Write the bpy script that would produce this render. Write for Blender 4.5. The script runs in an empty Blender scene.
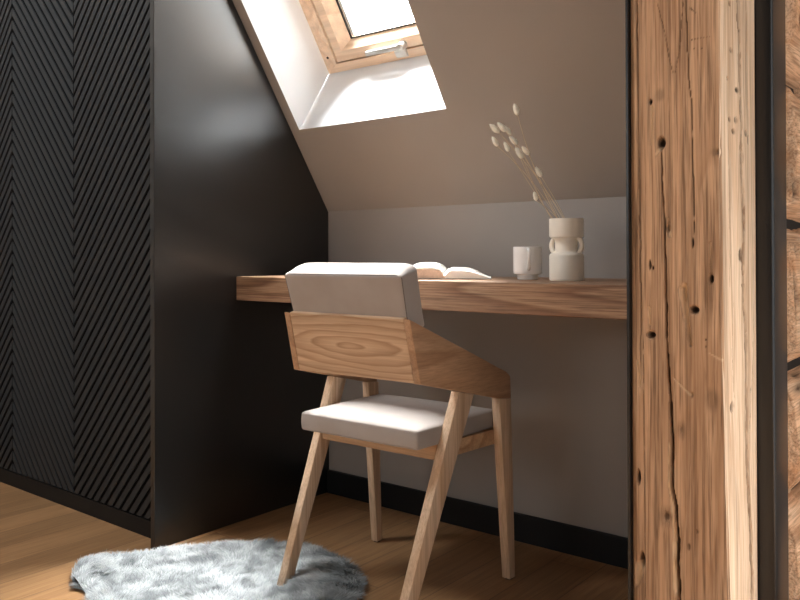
import bpy, bmesh, math, random
import numpy as np
from mathutils import Vector, Matrix, noise
random.seed(7); rng = np.random.default_rng(7)
sc = bpy.context.scene
COL = sc.collection

# ------------------------------------------------------------------ helpers
def link(name, mesh, mat=None, parent=None, loc=(0, 0, 0), rotz=0.0):
    o = bpy.data.objects.new(name, mesh); COL.objects.link(o)
    o.location = loc; o.rotation_euler = (0, 0, rotz)
    if parent: o.parent = parent
    if mat is not None and mesh is not None:
        for m in (mat if isinstance(mat, (list, tuple)) else [mat]): mesh.materials.append(m)
    return o

def obj(name, bm, mat, parent=None, smooth=False, loc=(0, 0, 0), rotz=0.0):
    bmesh.ops.recalc_face_normals(bm, faces=bm.faces)
    me = bpy.data.meshes.new(name); bm.to_mesh(me); bm.free()
    if smooth:
        for p in me.polygons: p.use_smooth = True
        if smooth != 'all':
            me.set_sharp_from_angle(angle=math.radians(smooth if smooth is not True else 38))
    return link(name, me, mat, parent, loc, rotz)

def thing(name, label, cat, loc=(0, 0, 0), rotz=0.0, group=None):
    o = link(name, None, None, None, loc, rotz); o.empty_display_size = .05
    return tag(o, label, cat, group)

def tag(o, label, cat, group=None):
    o['label'] = label; o['category'] = cat
    if group: o['group'] = group
    return o

def struct(o):
    o['kind'] = 'structure'; return o

def add_hull8(bm, b, t):
    """prism between two equal-length loops b and t"""
    vb = [bm.verts.new(p) for p in b]; vt = [bm.verts.new(p) for p in t]
    n = len(b)
    fs = [bm.faces.new(vb[::-1]), bm.faces.new(vt)]
    for i in range(n):
        fs.append(bm.faces.new((vb[i], vb[(i+1) % n], vt[(i+1) % n], vt[i])))
    return vb + vt

def add_box(bm, x0, x1, y0, y1, z0, z1):
    return add_hull8(bm, [(x0,y0,z0),(x1,y0,z0),(x1,y1,z0),(x0,y1,z0)], [(x0,y0,z1),(x1,y0,z1),(x1,y1,z1),(x0,y1,z1)])

def bevel(bm, w, seg=2, ang=25):
    bmesh.ops.recalc_face_normals(bm, faces=bm.faces)
    es = [e for e in bm.edges if len(e.link_faces) == 2 and e.calc_face_angle(0) > math.radians(ang)]
    bmesh.ops.bevel(bm, geom=es, offset=w, segments=seg, profile=.5, affect='EDGES', clamp_overlap=True)

def box(x0, x1, y0, y1, z0, z1, bv=0, seg=2):
    bm = bmesh.new(); add_box(bm, x0, x1, y0, y1, z0, z1)
    if bv: bevel(bm, bv, seg)
    return bm

def add_tube(bm, pts, rad, n=10, cap=True, closed=False):
    pts = [Vector(p) for p in pts]; N = len(pts)
    rad = rad if isinstance(rad, (list, tuple)) else [rad]*N
    rings = []; up = None
    for i, p in enumerate(pts):
        if closed: t = (pts[(i+1) % N]-pts[i-1]).normalized()
        else: t = (pts[min(i+1, N-1)]-pts[max(i-1, 0)]).normalized()
        if up is None: up = t.orthogonal().normalized()
        up = (up - t*up.dot(t)).normalized(); w = t.cross(up)
        rings.append([bm.verts.new(p+(up*math.cos(a)+w*math.sin(a))*rad[i]) for a in [2*math.pi*k/n for k in range(n)]])
    M = N if closed else N-1
    for i in range(M):
        A, B = rings[i], rings[(i+1) % N]
        for k in range(n): bm.faces.new((A[k], A[(k+1) % n], B[(k+1) % n], B[k]))
    if cap and not closed:
        bm.faces.new(rings[0][::-1]); bm.faces.new(rings[-1])

def add_lathe(bm, prof, n=48, c=(0, 0)):
    rings = [[bm.verts.new((c[0]+r*math.cos(2*math.pi*k/n), c[1]+r*math.sin(2*math.pi*k/n), z)) for k in range(n)] for r, z in prof]
    for A, B in zip(rings, rings[1:]):
        for k in range(n): bm.faces.new((A[k], A[(k+1) % n], B[(k+1) % n], B[k]))
    bm.faces.new(rings[0][::-1]); bm.faces.new(rings[-1])

# ------------------------------------------------------------------ materials
def srgb(r, g, b):
    f = lambda c: (c/255/12.92 if c <= 10 else ((c/255+.055)/1.055)**2.4)
    return (f(r), f(g), f(b), 1)

class NT:
    def __init__(s, name):
        s.m = bpy.data.materials.new(name); s.m.use_nodes = True
        s.t = s.m.node_tree; s.n = s.t.nodes; s.b = s.n['Principled BSDF']; s.out = s.n['Material Output']
    def node(s, ty, **kw):
        n = s.n.new(ty)
        for k, v in kw.items():
            if k in n.inputs: n.inputs[k].default_value = v
            else: setattr(n, k, v)
        return n
    def l(s, a, b): s.t.links.new(a, b)
    def ramp(s, fac, stops):
        r = s.n.new('ShaderNodeValToRGB'); e = r.color_ramp.elements
        while len(e) < len(stops): e.new(.5)
        for x, (p, c) in zip(e, stops): x.position = p; x.color = c if len(c) == 4 else (*c, 1)
        s.l(fac, r.inputs['Fac']); return r.outputs['Color']
    def mix(s, fac, a, b, mode='MIX'):
        m = s.n.new('ShaderNodeMix'); m.data_type = 'RGBA'; m.blend_type = mode
        for sock, v in ((m.inputs[0], fac), (m.inputs[6], a), (m.inputs[7], b)):
            if hasattr(v, 'links') or hasattr(v, 'is_linked'): s.l(v, sock)
            else: sock.default_value = v
        return m.outputs[2]
    def math(s, op, a, b=0.0):
        m = s.n.new('ShaderNodeMath'); m.operation = op
        for sock, v in ((m.inputs[0], a), (m.inputs[1], b)):
            if hasattr(v, 'is_linked'): s.l(v, sock)
            else: sock.default_value = v
        return m.outputs[0]
    def coords(s, scale=(1, 1, 1), loc=(0, 0, 0), rot=(0, 0, 0)):
        tc = s.n.new('ShaderNodeTexCoord'); mp = s.n.new('ShaderNodeMapping')
        s.l(tc.outputs['Object'], mp.inputs['Vector'])
        mp.inputs['Scale'].default_value = scale; mp.inputs['Location'].default_value = loc; mp.inputs['Rotation'].default_value = rot
        return mp.outputs['Vector']
    def noise(s, vec, scale, detail=4, rough=.55, dist=0.0):
        n = s.node('ShaderNodeTexNoise', Scale=scale, Detail=detail, Roughness=rough, Distortion=dist)
        s.l(vec, n.inputs['Vector']); return n.outputs['Fac']
    def bump(s, h, strength=.2, dist=.002):
        b = s.node('ShaderNodeBump', Strength=strength, Distance=dist); s.l(h, b.inputs['Height'])
        s.l(b.outputs['Normal'], s.b.inputs['Normal'])

def plain(name, c, rough=.5, noise_amt=.06, nscale=12, spec=.5, bump=0, bscale=300, metal=0):
    k = NT(name); v = k.coords()
    f = k.noise(v, nscale, 3)
    lo = tuple(x*(1-noise_amt) for x in c[:3]); hi = tuple(min(1, x*(1+noise_amt)) for x in c[:3])
    k.l(k.ramp(f, [(.3, lo), (.7, hi)]), k.b.inputs['Base Color'])
    k.b.inputs['Roughness'].default_value = rough; k.b.inputs['Specular IOR Level'].default_value = spec
    k.b.inputs['Metallic'].default_value = metal
    if bump: k.bump(k.noise(v, bscale, 2), bump, .001)
    return k.m

def wood(name, light, mid, dark, axis, ring=26, loc=(0, 0, 0), rough=.5, figure=1.0, fibre=.5, rot=(0, 0, 0), warp=5.0, bump=.12, centre=None, along=.07):
    """grain runs along `axis` of the object's own space"""
    k = NT(name)
    sca = [1, 1, 1]; sca['xyz'.index(axis)] = along
    v = k.coords(sca, loc, rot)
    if centre is None:
        low = k.noise(v, 3.2, 2, .5)
        # growth rings: contours of a stretched noise field
        rg = k.math('MULTIPLY', low, ring)
    else:
        vc = k.coords(sca, tuple(-c*s for c, s in zip(centre, sca)))
        ln = k.n.new('ShaderNodeVectorMath'); ln.operation = 'LENGTH'; k.l(vc, ln.inputs[0])
        low = k.noise(v, 14, 3, .5)
        rg = k.math('ADD', k.math('MULTIPLY', ln.outputs['Value'], ring*4.2), k.math('MULTIPLY', low, 2.6))
    fr = k.math('FRACT', rg)
    edge = k.ramp(fr, [(0, (0, 0, 0)), (.55, (.35,)*3), (.86, (1,)*3), (1, (0, 0, 0))])
    fsc = [260, 260, 260]; fsc['xyz'.index(axis)] = 7
    fv = k.coords(fsc, loc, rot)
    fib = k.noise(fv, 1, 4, .65)
    fib2 = k.noise(k.coords([x*.22 for x in fsc], loc, rot), 1, 3, .6)
    c = k.mix(k.math('MULTIPLY', edge, figure), light, mid)
    dk = k.ramp(fib, [(.42, (0, 0, 0)), (.72, (1,)*3)])
    c = k.mix(k.math('MULTIPLY', dk, fibre), c, dark)
    tone = k.ramp(fib2, [(.3, (.82,)*3), (.7, (1.08,)*3)])
    c = k.mix(1.0, c, tone, 'MULTIPLY')
    k.l(c, k.b.inputs['Base Color'])
    k.b.inputs['Roughness'].default_value = rough; k.b.inputs['Specular IOR Level'].default_value = .35
    k.bump(k.math('ADD', fib, k.math('MULTIPLY', edge, -.4)), bump, .001)
    return k.m

OAK_L, OAK_M, OAK_D = srgb(204,168,132), srgb(172,131,95), srgb(140,102,72)
M_plate = wood('chair_plate_oak', srgb(202,172,142), srgb(160,125,95), srgb(140,108,82), 'x', 15, (.3,.2,.1), centre=(.005,-.18,.606), fibre=.35, along=.2, figure=.9)
M_arm  = wood('chair_arm_oak', srgb(186,150,118), srgb(160,122,92), srgb(126,94,70), 'y', 14, (2.1,.7,.4), fibre=.5)
M_leg  = wood('chair_leg_oak', srgb(218,190,162), srgb(194,160,128), srgb(150,116,86), 'z', 11, (.8,1.4,.2), fibre=.5)
M_rail = wood('chair_rail_oak', OAK_L, OAK_M, OAK_D, 'x', 12, (5,2,3), fibre=.45)
M_desk = wood('desk_oak', srgb(180,146,117), srgb(136,100,76), srgb(94,66,50), 'x', 30, (1.3,4.2,2.2), fibre=.85, figure=1.0, along=.05, rough=.5, bump=.25)
M_pine = wood('varnished_pine', srgb(244,218,192), srgb(232,200,170), srgb(216,182,148), 'x', 14, (0,3,1), fibre=.3, rough=.35)
M_pinev= wood('varnished_pine_upright', srgb(244,218,192), srgb(232,200,170), srgb(216,182,148), 'y', 14, (4,3,1), fibre=.3, rough=.35)
M_wall = plain('taupe_wall_paint', srgb(157,151,146), .75, .03, 3, .3, .05, 500)
M_slope= plain('taupe_slope_paint', srgb(157,149,142), .75, .03, 3, .3, .05, 500)
M_white= plain('white_reveal_paint', srgb(224,226,228), .7, .02, 4, .3, .04, 400)
M_black= plain('satin_black_board', srgb(14,15,16), .33, .06, 6, 1.0)
M_gap = plain('matt_black_groove_shade', srgb(9,9,10), .8, .05, 6, .1)  # shade of the grooves painted in, blacker than the slats
M_slat = plain('matt_black_slats', srgb(37,40,43), .5, .12, 30, .4, .1, 260)
M_blackskirt = plain('black_skirting', srgb(17,17,18), .55, .05, 6, .3)
M_steel= plain('black_steel', srgb(22,22,23), .30, .05, 8, .6)
M_dark = plain('dark_gasket', srgb(25,22,20), .7)
M_silver=plain('satin_silver', srgb(206,204,200), .35, .04, 20, .5, metal=.45)
M_fabric_k = NT('stone_grey_upholstery')
def _fab(k):
    v = k.coords()
    f = k.noise(v, 9, 3); w = k.noise(v, 900, 2, .7)
    c = k.ramp(f, [(.3, srgb(150,140,133)), (.7, srgb(160,151,145))])
    k.l(c, k.b.inputs['Base Color']); k.b.inputs['Roughness'].default_value = .8
    k.b.inputs['Sheen Weight'].default_value = .25; k.b.inputs['Sheen Roughness'].default_value = .4
    k.b.inputs['Specular IOR Level'].default_value = .25
    k.bump(k.math('ADD', w, k.math('MULTIPLY', f, 2.0)), .12, .001); return k.m
M_fabric = _fab(M_fabric_k)
M_seam = plain('grey_seam_thread', srgb(92,84,78), .8)
M_pad = plain('dark_felt_pad', srgb(42,34,28), .9)
M_vase = plain('cream_glazed_ceramic', srgb(244,238,226), .3, .03, 25, .5)
M_mug = plain('white_porcelain', srgb(240,238,236), .25, .015, 20, .5)
M_page = plain('white_paper', srgb(240,236,230), .8, .01, 20, .2)
M_pageshade = plain('paper_edge_shade', srgb(214,190,172), .85, .08, 200, .2)  # shade on the left page edges put into a pinkish paper tone
M_cover = plain('grey_book_cover', srgb(120,112,100), .6)
M_stem = plain('straw_stem', srgb(214,194,162), .7, .1, 60, .3)
M_head = plain('bunny_tail_fluff', srgb(250,243,230), .9, .12, 120, .2)

def m_floor():
    k = NT('oak_plank_floor')
    tc = k.n.new('ShaderNodeTexCoord'); mp = k.n.new('ShaderNodeMapping'); k.l(tc.outputs['Object'], mp.inputs['Vector'])
    mp.inputs['Rotation'].default_value = (0, 0, math.radians(90)); mp.inputs['Location'].default_value = (.35, .02, 0)
    br = k.node('ShaderNodeTexBrick', Scale=1.0, offset=.37, offset_frequency=2)
    br.inputs['Mortar Size'].default_value = .0012; br.inputs['Brick Width'].default_value = 1.15; br.inputs['Row Height'].default_value = .126
    br.inputs['Bias'].default_value = 0; br.inputs['Mortar Smooth'].default_value = .1
    br.inputs['Color1'].default_value = (0, 0, 0, 1); br.inputs['Color2'].default_value = (1, 1, 1, 1); br.inputs['Mortar'].default_value = (.5,.5,.5,1)
    k.l(mp.outputs['Vector'], br.inputs['Vector'])
    # per-plank offset of the grain
    va = k.n.new('ShaderNodeVectorMath'); va.operation = 'MULTIPLY_ADD'
    k.l(br.outputs['Color'], va.inputs[0]); va.inputs[1].default_value = (3, 7, 0); k.l(tc.outputs['Object'], va.inputs[2])
    m2 = k.n.new('ShaderNodeMapping'); m2.inputs['Scale'].default_value = (1, .06, 1); k.l(va.outputs[0], m2.inputs['Vector'])
    low = k.noise(m2.outputs['Vector'], 9, 3, .5)
    fr = k.math('FRACT', k.math('MULTIPLY', low, 9))
    ring = k.ramp(fr, [(0, (0,0,0)), (.8, (1,1,1)), (1, (0,0,0))])
    m3 = k.n.new('ShaderNodeMapping'); m3.inputs['Scale'].default_value = (220, 8, 1); k.l(va.outputs[0], m3.inputs['Vector'])
    fib = k.noise(m3.outputs['Vector'], 1, 4, .6)
    c = k.mix(k.math('MULTIPLY', ring, .5), srgb(164,126,88), srgb(132,95,62))
    c = k.mix(k.math('MULTIPLY', k.ramp(fib, [(.4,(0,0,0)),(.75,(1,1,1))]), .45), c, srgb(98,68,44))
    tone = k.ramp(br.outputs['Color'], [(0, (.80,)*3), (1, (1.06,)*3)])
    c = k.mix(1.0, c, tone, 'MULTIPLY')
    c = k.mix(br.outputs['Fac'], c, srgb(104,76,54))
    k.l(c, k.b.inputs['Base Color']); k.b.inputs['Roughness'].default_value = .42; k.b.inputs['Specular IOR Level'].default_value = .35
    k.bump(k.math('SUBTRACT', k.math('MULTIPLY', fib, .3), br.outputs['Fac']), .25, .001)
    return k.m
M_floor = m_floor()

def m_beam(name, light, mid, dark, stain, axis='z', loc=(0,0,0), grey=.25):
    """old sawn timber: grain, stains and a 'crack' attribute that darkens splits, holes and knots"""
    k = NT(name)
    sca = [1,1,1]; i = 'xyz'.index(axis); sca[i] = .06
    v = k.coords(sca, loc)
    low = k.noise(v, 8, 3, .5, .3)
    fr = k.math('FRACT', k.math('MULTIPLY', low, 16))
    ring = k.ramp(fr, [(0,(0,0,0)), (.75,(.8,)*3), (.9,(1,1,1)), (1,(0,0,0))])
    fs = [240]*3; fs[i] = 5
    fib = k.noise(k.coords(fs, loc), 1, 4, .65)
    st = [14]*3; st[i] = 3
    pat = k.noise(k.coords(st, loc), 1, 3, .55, .4)
    c = k.mix(k.math('MULTIPLY', ring, .6), light, mid)
    c = k.mix(k.math('MULTIPLY', k.ramp(fib, [(.45,(0,0,0)),(.66,(1,1,1))]), .75), c, dark)
    c = k.mix(k.math('MULTIPLY', k.ramp(pat, [(.5,(0,0,0)),(.75,(1,1,1))]), .55), c, stain)
    ss = [46]*3; ss[i] = 1.6
    stk = k.noise(k.coords(ss, loc), 1, 4, .6, .25)
    c = k.mix(1.0, c, k.ramp(stk, [(.30, (.62,.58,.55)), (.47, (1,1,1)), (.70, (1.18,1.19,1.20))]), 'MULTIPLY')
    at = k.node('ShaderNodeAttribute', attribute_name='crack')
    c = k.mix(at.outputs['Fac'], c, srgb(38,24,15))
    at2 = k.node('ShaderNodeAttribute', attribute_name='pale')
    c = k.mix(at2.outputs['Fac'], c, srgb(226,196,158))
    k.l(c, k.b.inputs['Base Color']); k.b.inputs['Roughness'].default_value = .75; k.b.inputs['Specular IOR Level'].default_value = .2
    k.bump(k.math('ADD', fib, k.math('MULTIPLY', ring, -.3)), .35, .0015)
    return k.m
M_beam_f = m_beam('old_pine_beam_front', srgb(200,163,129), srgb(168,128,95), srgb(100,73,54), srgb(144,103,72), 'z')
M_beam_s = m_beam('old_pine_beam_lit_side', srgb(224,198,170), srgb(206,174,142), srgb(158,122,92), srgb(192,152,116), 'z', (3,1,2))  # paler than the front: light on this side painted into the wood
M_log = m_beam('old_log_wood', srgb(226,190,156), srgb(196,148,110), srgb(128,88,62), srgb(196,130,80), 'y', (1,2,5))

def m_fur():
    k = NT('grey_sheepskin_fur')
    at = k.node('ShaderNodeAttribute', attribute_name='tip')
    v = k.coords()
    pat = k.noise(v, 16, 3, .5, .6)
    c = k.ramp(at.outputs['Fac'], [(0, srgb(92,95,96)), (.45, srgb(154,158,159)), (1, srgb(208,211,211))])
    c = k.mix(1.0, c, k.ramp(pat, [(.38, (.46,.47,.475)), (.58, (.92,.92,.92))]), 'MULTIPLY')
    k.l(c, k.b.inputs['Base Color']); k.b.inputs['Roughness'].default_value = .8
    k.b.inputs['Specular IOR Level'].default_value = .15
    return k.m
M_fur = m_fur()
M_hide = plain('brown_hide_underside', srgb(70,52,42), .9)

def m_glass():
    k = NT('window_glass')
    tr = k.n.new('ShaderNodeBsdfTransparent'); tr.inputs['Color'].default_value = (.80,.81,.81,1)
    gl = k.n.new('ShaderNodeBsdfGlossy'); gl.inputs['Roughness'].default_value = .03
    mx = k.n.new('ShaderNodeMixShader'); mx.inputs[0].default_value = .05
    k.l(tr.outputs[0], mx.inputs[1]); k.l(gl.outputs[0], mx.inputs[2])
    k.l(mx.outputs[0], k.out.inputs['Surface']); return k.m
M_glass = m_glass()

# ------------------------------------------------------------------ setting
XP, YF, YB, ZK, TAN = -1.9287, 1.3048, 2.0036, .9705, 1.5072
YK = 1.352                                # front of the wardrobe doors / plinth
def under(y, z): return min(z, ZK + (YB-y)*TAN - .004)   # below the roof slope
TH = math.atan(TAN); CT, ST = math.cos(TH), math.sin(TH)
XL, XR, YBACK, ZC = -3.32, .5, -2.5, 2.9
def slope(x, a, off=0.0):                 # a: distance up the slope from the knee, off: outward
    return Vector((x, YB - a*CT + off*ST, ZK + a*ST + off*CT))

struct(obj('floor', box(XL-.1, XR, YBACK, 2.2, -.05, 0), M_floor))
struct(obj('wall_back', box(XL-.1, XR, YB, YB+.2, 0, ZK+.02), M_wall))
struct(obj('wall_left', box(XL-.1, XL, YBACK, YB, 0, ZC), M_wall))

WX0, WX1, WZ0, WZ1 = -2.3, -1.0, .95, 2.15          # unseen window behind the viewer, added to light the chair back
bm = bmesh.new()
for a in ((XL-.1, WX0, 0, ZC), (WX1, XR, 0, ZC), (WX0, WX1, 0, WZ0), (WX0, WX1, WZ1, ZC)):
    add_box(bm, a[0], a[1], YBACK-.1, YBACK, a[2], a[3])
struct(obj('added_wall_front', bm, M_wall))  # unseen wall, added to cut frontal light into the niche
w3 = struct(link('added_window', None, None, None, ((WX0+WX1)/2, YBACK-.05, (WZ0+WZ1)/2)))
bm = bmesh.new(); hx_, hz_ = (WX1-WX0)/2-.001, (WZ1-WZ0)/2-.001
for a in ((-hx_, hx_, -hz_, -hz_+.05), (-hx_, hx_, hz_-.05, hz_), (-hx_, -hx_+.05, -hz_+.05, hz_-.05), (hx_-.05, hx_, -hz_+.05, hz_-.05), (-.025, .025, -hz_+.05, hz_-.05)):
    add_box(bm, a[0], a[1], -.03, .03, a[2], a[3])
obj('frame', bm, M_pine, w3)
obj('pane', box(-hx_+.05, hx_-.05, -.005, .005, -hz_+.05, hz_-.05), M_glass, w3)
struct(obj('added_wall_right_return', box(XR, XR+.1, YBACK, -.35, 0, 1.75), M_wall))  # unseen, added to narrow the opening and dim light on the chair side
struct(obj('added_wall_right_header', box(XR, XR+.1, YBACK, .70, 1.75, ZC), M_wall))  # unseen, added to keep high side light off the right floor
# sloping ceiling as a slab with the skylight hole
OX0, OX1, OA0, OA1 = -1.895, -1.305, .3115, 1.20
FX0, FX1, FA0, FA1, FO = -1.8885, -1.3105, .408, 1.12, .235
AT = (ZC-ZK)/ST
bm = bmesh.new()
xs = [XL-.1, OX0, OX1, XR]
as_ = [0, OA0, OA1, AT]
outer_hole = {1: FA0, 2: FA1}
for i in range(3):
    for j in range(3):
        if i == 1 and j == 1: continue
        q = [(xs[i], as_[j]), (xs[i+1], as_[j]), (xs[i+1], as_[j+1]), (xs[i], as_[j+1])]
        bm.faces.new([bm.verts.new(slope(x, a)) for x, a in q])
        oa = [0, FA0, FA1, AT]
        q = [(xs[i], oa[j]), (xs[i+1], oa[j]), (xs[i+1], oa[j+1]), (xs[i], oa[j+1])]
        bm.faces.new([bm.verts.new(slope(x, a, .30)) for x, a in q])
for x in (xs[0], xs[3]):
    bm.faces.new([bm.verts.new(slope(x, a, o)) for a, o in ((0,0),(AT,0),(AT,.3),(0,.3))])
for a in (0, AT):
    bm.faces.new([bm.verts.new(slope(x, a, o)) for x, o in ((xs[0],0),(xs[3],0),(xs[3],.3),(xs[0],.3))])
bmesh.ops.remove_doubles(bm, verts=bm.verts, dist=1e-5)
struct(obj('ceiling_slope', bm, M_slope))
ytop = YB - AT*CT
# flat ceiling with an unseen roof light, added to brighten the left floor
RX0, RX1, RY0, RY1 = -3.05, -2.10, -.02, .66
bm = bmesh.new()
for a in ((XL-.1, RX0, YBACK, ytop+.3), (RX1, XR, YBACK, ytop+.3), (RX0, RX1, YBACK, RY0), (RX0, RX1, RY1, ytop+.3)):
    add_box(bm, *a, ZC, ZC+.2)
struct(obj('ceiling', bm, M_slope))
w2 = struct(link('added_roof_light', None, None, None, ((RX0+RX1)/2, (RY0+RY1)/2, ZC+.1)))
bm = bmesh.new(); hx_, hy_ = (RX1-RX0)/2-.001, (RY1-RY0)/2-.001
for a in ((-hx_, hx_, -hy_, -hy_+.04), (-hx_, hx_, hy_-.04, hy_), (-hx_, -hx_+.04, -hy_+.04, hy_-.04), (hx_-.04, hx_, -hy_+.04, hy_-.04)):
    add_box(bm, *a, -.02, .06)
obj('frame', bm, M_pine, w2)
obj('pane', box(-hx_+.04, hx_-.04, -hy_+.04, hy_-.04, .01, .02), M_glass, w2)

# the skylight
win = struct(link('window_1', None, None, None, slope((FX0+FX1)/2, (FA0+FA1)/2, FO)))
win.empty_display_size = .1
wl = win.location.copy()
def wobj(name, bm, mat, parent=win, **kw):
    bmesh.ops.translate(bm, vec=-wl, verts=bm.verts); return obj(name, bm, mat, parent, **kw)
bm = bmesh.new()                          # plastered reveals (with thickness behind)
def quad(bm, pts): bm.faces.new([bm.verts.new(p) for p in pts])
o1 = .30
L = lambda a, o: slope(OX0, a, o)
quad(bm, [slope(OX0, OA0), slope(OX0, OA1), slope(OX0, FA1, o1), slope(OX0, FA0+.028, o1)])
quad(bm, [slope(OX1, OA0), slope(OX1, OA1), slope(OX1, FA1, o1), slope(OX1, FA0+.028, o1)])
quad(bm, [slope(OX0, OA0), slope(OX1, OA0), slope(OX1, FA0+.028, o1), slope(OX0, FA0+.028, o1)])
quad(bm, [slope(OX0, OA1), slope(OX1, OA1), slope(OX1, FA1, o1), slope(OX0, FA1, o1)])
bmesh.ops.remove_doubles(bm, verts=bm.verts, dist=1e-5)
wobj('reveal', bm, M_white)
def ring(x0, x1, a0, a1, w, wa, o0, o1, bv=.002):
    """four mitred members between offsets o0 (room side) and o1"""
    bm = bmesh.new()
    out = [(x0,a0),(x1,a0),(x1,a1),(x0,a1)]; inn = [(x0+w,a0+wa),(x1-w,a0+wa),(x1-w,a1-wa),(x0+w,a1-wa)]
    for i in range(4):
        j = (i+1) % 4
        add_hull8(bm, [slope(*out[i],o0), slope(*out[j],o0), slope(*inn[j],o0), slope(*inn[i],o0)],
                      [slope(*out[i],o1), slope(*out[j],o1), slope(*inn[j],o1), slope(*inn[i],o1)])
    return bm
def member(x0, x1, a0, a1, w, wa, o0, o1, i, in_off=None):
    bm = bmesh.new()
    out = [(x0,a0),(x1,a0),(x1,a1),(x0,a1)]; inn = [(x0+w,a0+wa),(x1-w,a0+wa),(x1-w,a1-wa),(x0+w,a1-wa)]
    j = (i+1) % 4; oi = o0 if in_off is None else in_off
    add_hull8(bm, [slope(*out[i],o0), slope(*out[j],o0), slope(*inn[j],oi), slope(*inn[i],oi)],
                  [slope(*out[i],o1), slope(*out[j],o1), slope(*inn[j],o1), slope(*inn[i],o1)])
    return bm
for i in range(4):
    fr = wobj('frame_member', member(FX0, FX1, FA0, FA1, .047, .028, FO-.008, .33, i), M_pine if i % 2 == 0 else M_pinev)
g = .004; SX0, SX1, SA0, SA1 = FX0+.047+g, FX1-.047-g, FA0+.028+g, FA1-.028-g
sash = wobj('sash', ring(SX0, SX1, SA0, SA1, .034, .034, FO-.002, .335), M_pine)
for i in range(4):
    bm = member(SX0+.034, SX1-.034, SA0+.034, SA1-.034, .033, .025, FO-.002, .33, i, FO+.03)
    bmesh.ops.translate(bm, vec=-wl, verts=bm.verts)
    obj('glazing_bead', bm, M_pine if i % 2 == 0 else M_pinev, sash)
GX0, GX1, GA0, GA1 = SX0+.067, SX1-.067, SA0+.059, SA1-.059
bm = ring(GX0-.001, GX1+.001, GA0-.001, GA1+.001, .0055, .0045, FO+.0285, FO+.034)
bmesh.ops.translate(bm, vec=-wl, verts=bm.verts); obj('gasket', bm, M_dark, sash)
bm = ring(GX0+.006, GX1-.006, GA0+.0055, GA1-.0055, .0075, .003, FO+.034, FO+.046)
bmesh.ops.translate(bm, vec=-wl, verts=bm.verts); obj('spacer_bar', bm, M_silver, sash)
bm = bmesh.new()
add_hull8(bm, [slope(x,a,FO+.036) for x,a in ((GX0,GA0),(GX1,GA0),(GX1,GA1),(GX0,GA1))], [slope(x,a,FO+.042) for x,a in ((GX0,GA0),(GX1,GA0),(GX1,GA1),(GX0,GA1))])
bmesh.ops.translate(bm, vec=-wl, verts=bm.verts); obj('pane', bm, M_glass, sash)
# dark joint between frame and sash
wobj('frame_seal', ring(FX0+.046, FX1-.046, FA0+.027, FA1-.027, .006, .006, FO+.012, FO+.02), M_dark)
# screw head in the frame corner
bm = bmesh.new(); c = slope(FX0+.022, FA0+.055, FO-.009)
add_tube(bm, [c+Vector((0,-ST,-CT))*-.003, c+Vector((0,-ST,-CT))*.0012], .0042, 12); wobj('screw', bm, M_dark)
# handle: plate on the lower frame, pivot and lever
ni = Vector((0, -ST, -CT)); ua = Vector((0, -CT, ST)); ux = Vector((1, 0, 0))
def hp(x, a, o): return slope(x, a, FO) + ni*o
bm = bmesh.new()
add_tube(bm, [hp(-1.548,.452,.0), hp(-1.548,.452,.030)], .013, 20)
bevel(bm, .0025, 2); hd = wobj('handle', bm, M_silver, smooth=True)
bm = bmesh.new()
b4 = lambda x, o: [hp(x,.444,o), hp(x,.462,o), hp(x,.460,o+.009), hp(x,.446,o+.009)]
vs = add_hull8(bm, b4(-1.690,.020), b4(-1.540,.024)); bevel(bm, .003, 3)
bmesh.ops.translate(bm, vec=-wl, verts=bm.verts); obj('lever', bm, M_silver, hd, smooth=True)
bm = bmesh.new()
b5 = lambda x, o: [hp(x,.414,o), hp(x,.446,o), hp(x,.440,o+.014), hp(x,.418,o+.010)]
add_hull8(bm, b5(-1.582,.0075), b5(-1.540,.0075)); bevel(bm, .002, 2)
bmesh.ops.translate(bm, vec=-wl, verts=bm.verts); obj('striker_plate', bm, M_silver, hd, smooth=True)

# skirting
struct(obj('baseboard_back', box(XP+.001, -.576, YB-.014, YB-.0005, 0, .0778, .0015), M_blackskirt))

def roofbox(x0, x1, y0, y1, yw, zmax=2.62, bv=0, seg=2):
    bm = bmesh.new()
    P = [(x, y, 0) for x, y in ((x0,y0),(x1,y0),(x1,y1),(x0,y1))]
    add_hull8(bm, P, [(x, y, min(zmax, under(y+yw, 9))) for x, y, _ in P])
    if bv: bevel(bm, bv, seg)
    return bm
# wall between niche and next room: plaster lining + old logs
wr = struct(link('wall_right', None, None, None, (-.45, 1.66, 0)))
obj('plaster_lining', roofbox(-.125, -.06, -.10, YB-1.66-.001, 1.66), M_wall, wr)
def log_bm(zc, h, seed):
    """a hewn log along +y, irregular flattened section"""
    n, m = 40, 26; bm = bmesh.new(); rings = []; L0, L1 = 0.0, .34
    cr = bm.verts.layers.float.new('crack'); pl = bm.verts.layers.float.new('pale')
    for j in range(m):
        y = L0 + (L1-L0)*j/(m-1); r = []
        for i in range(n):
            a = 2*math.pi*i/n; ca, sa = math.cos(a), math.sin(a)
            e = .62
            x = .088*math.copysign(abs(ca)**e, ca); z = h*math.copysign(abs(sa)**.8, sa)
            d = noise.noise(Vector((ca*2+seed*7, sa*2, y*6)))*.009 + noise.noise(Vector((ca*6, sa*6+seed*5, y*14)))*.004
            f = abs(noise.noise(Vector((seed*3.1, sa*5, y*1.8))))
            k = max(0, 1-f/.05)
            d -= k*.010
            v = bm.verts.new((x*(1+d/.09), y, under(y+1.66, zc+z*(1+d/.2)))); v[cr] = min(1, k*.9); r.append(v)
        rings.append(r)
    for A, B in zip(rings, rings[1:]):
        for i in range(n): bm.faces.new((A[i], A[(i+1) % n], B[(i+1) % n], B[i]))
    bm.faces.new(rings[0][::-1]); bm.faces.new(rings[-1])
    return bm
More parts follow.
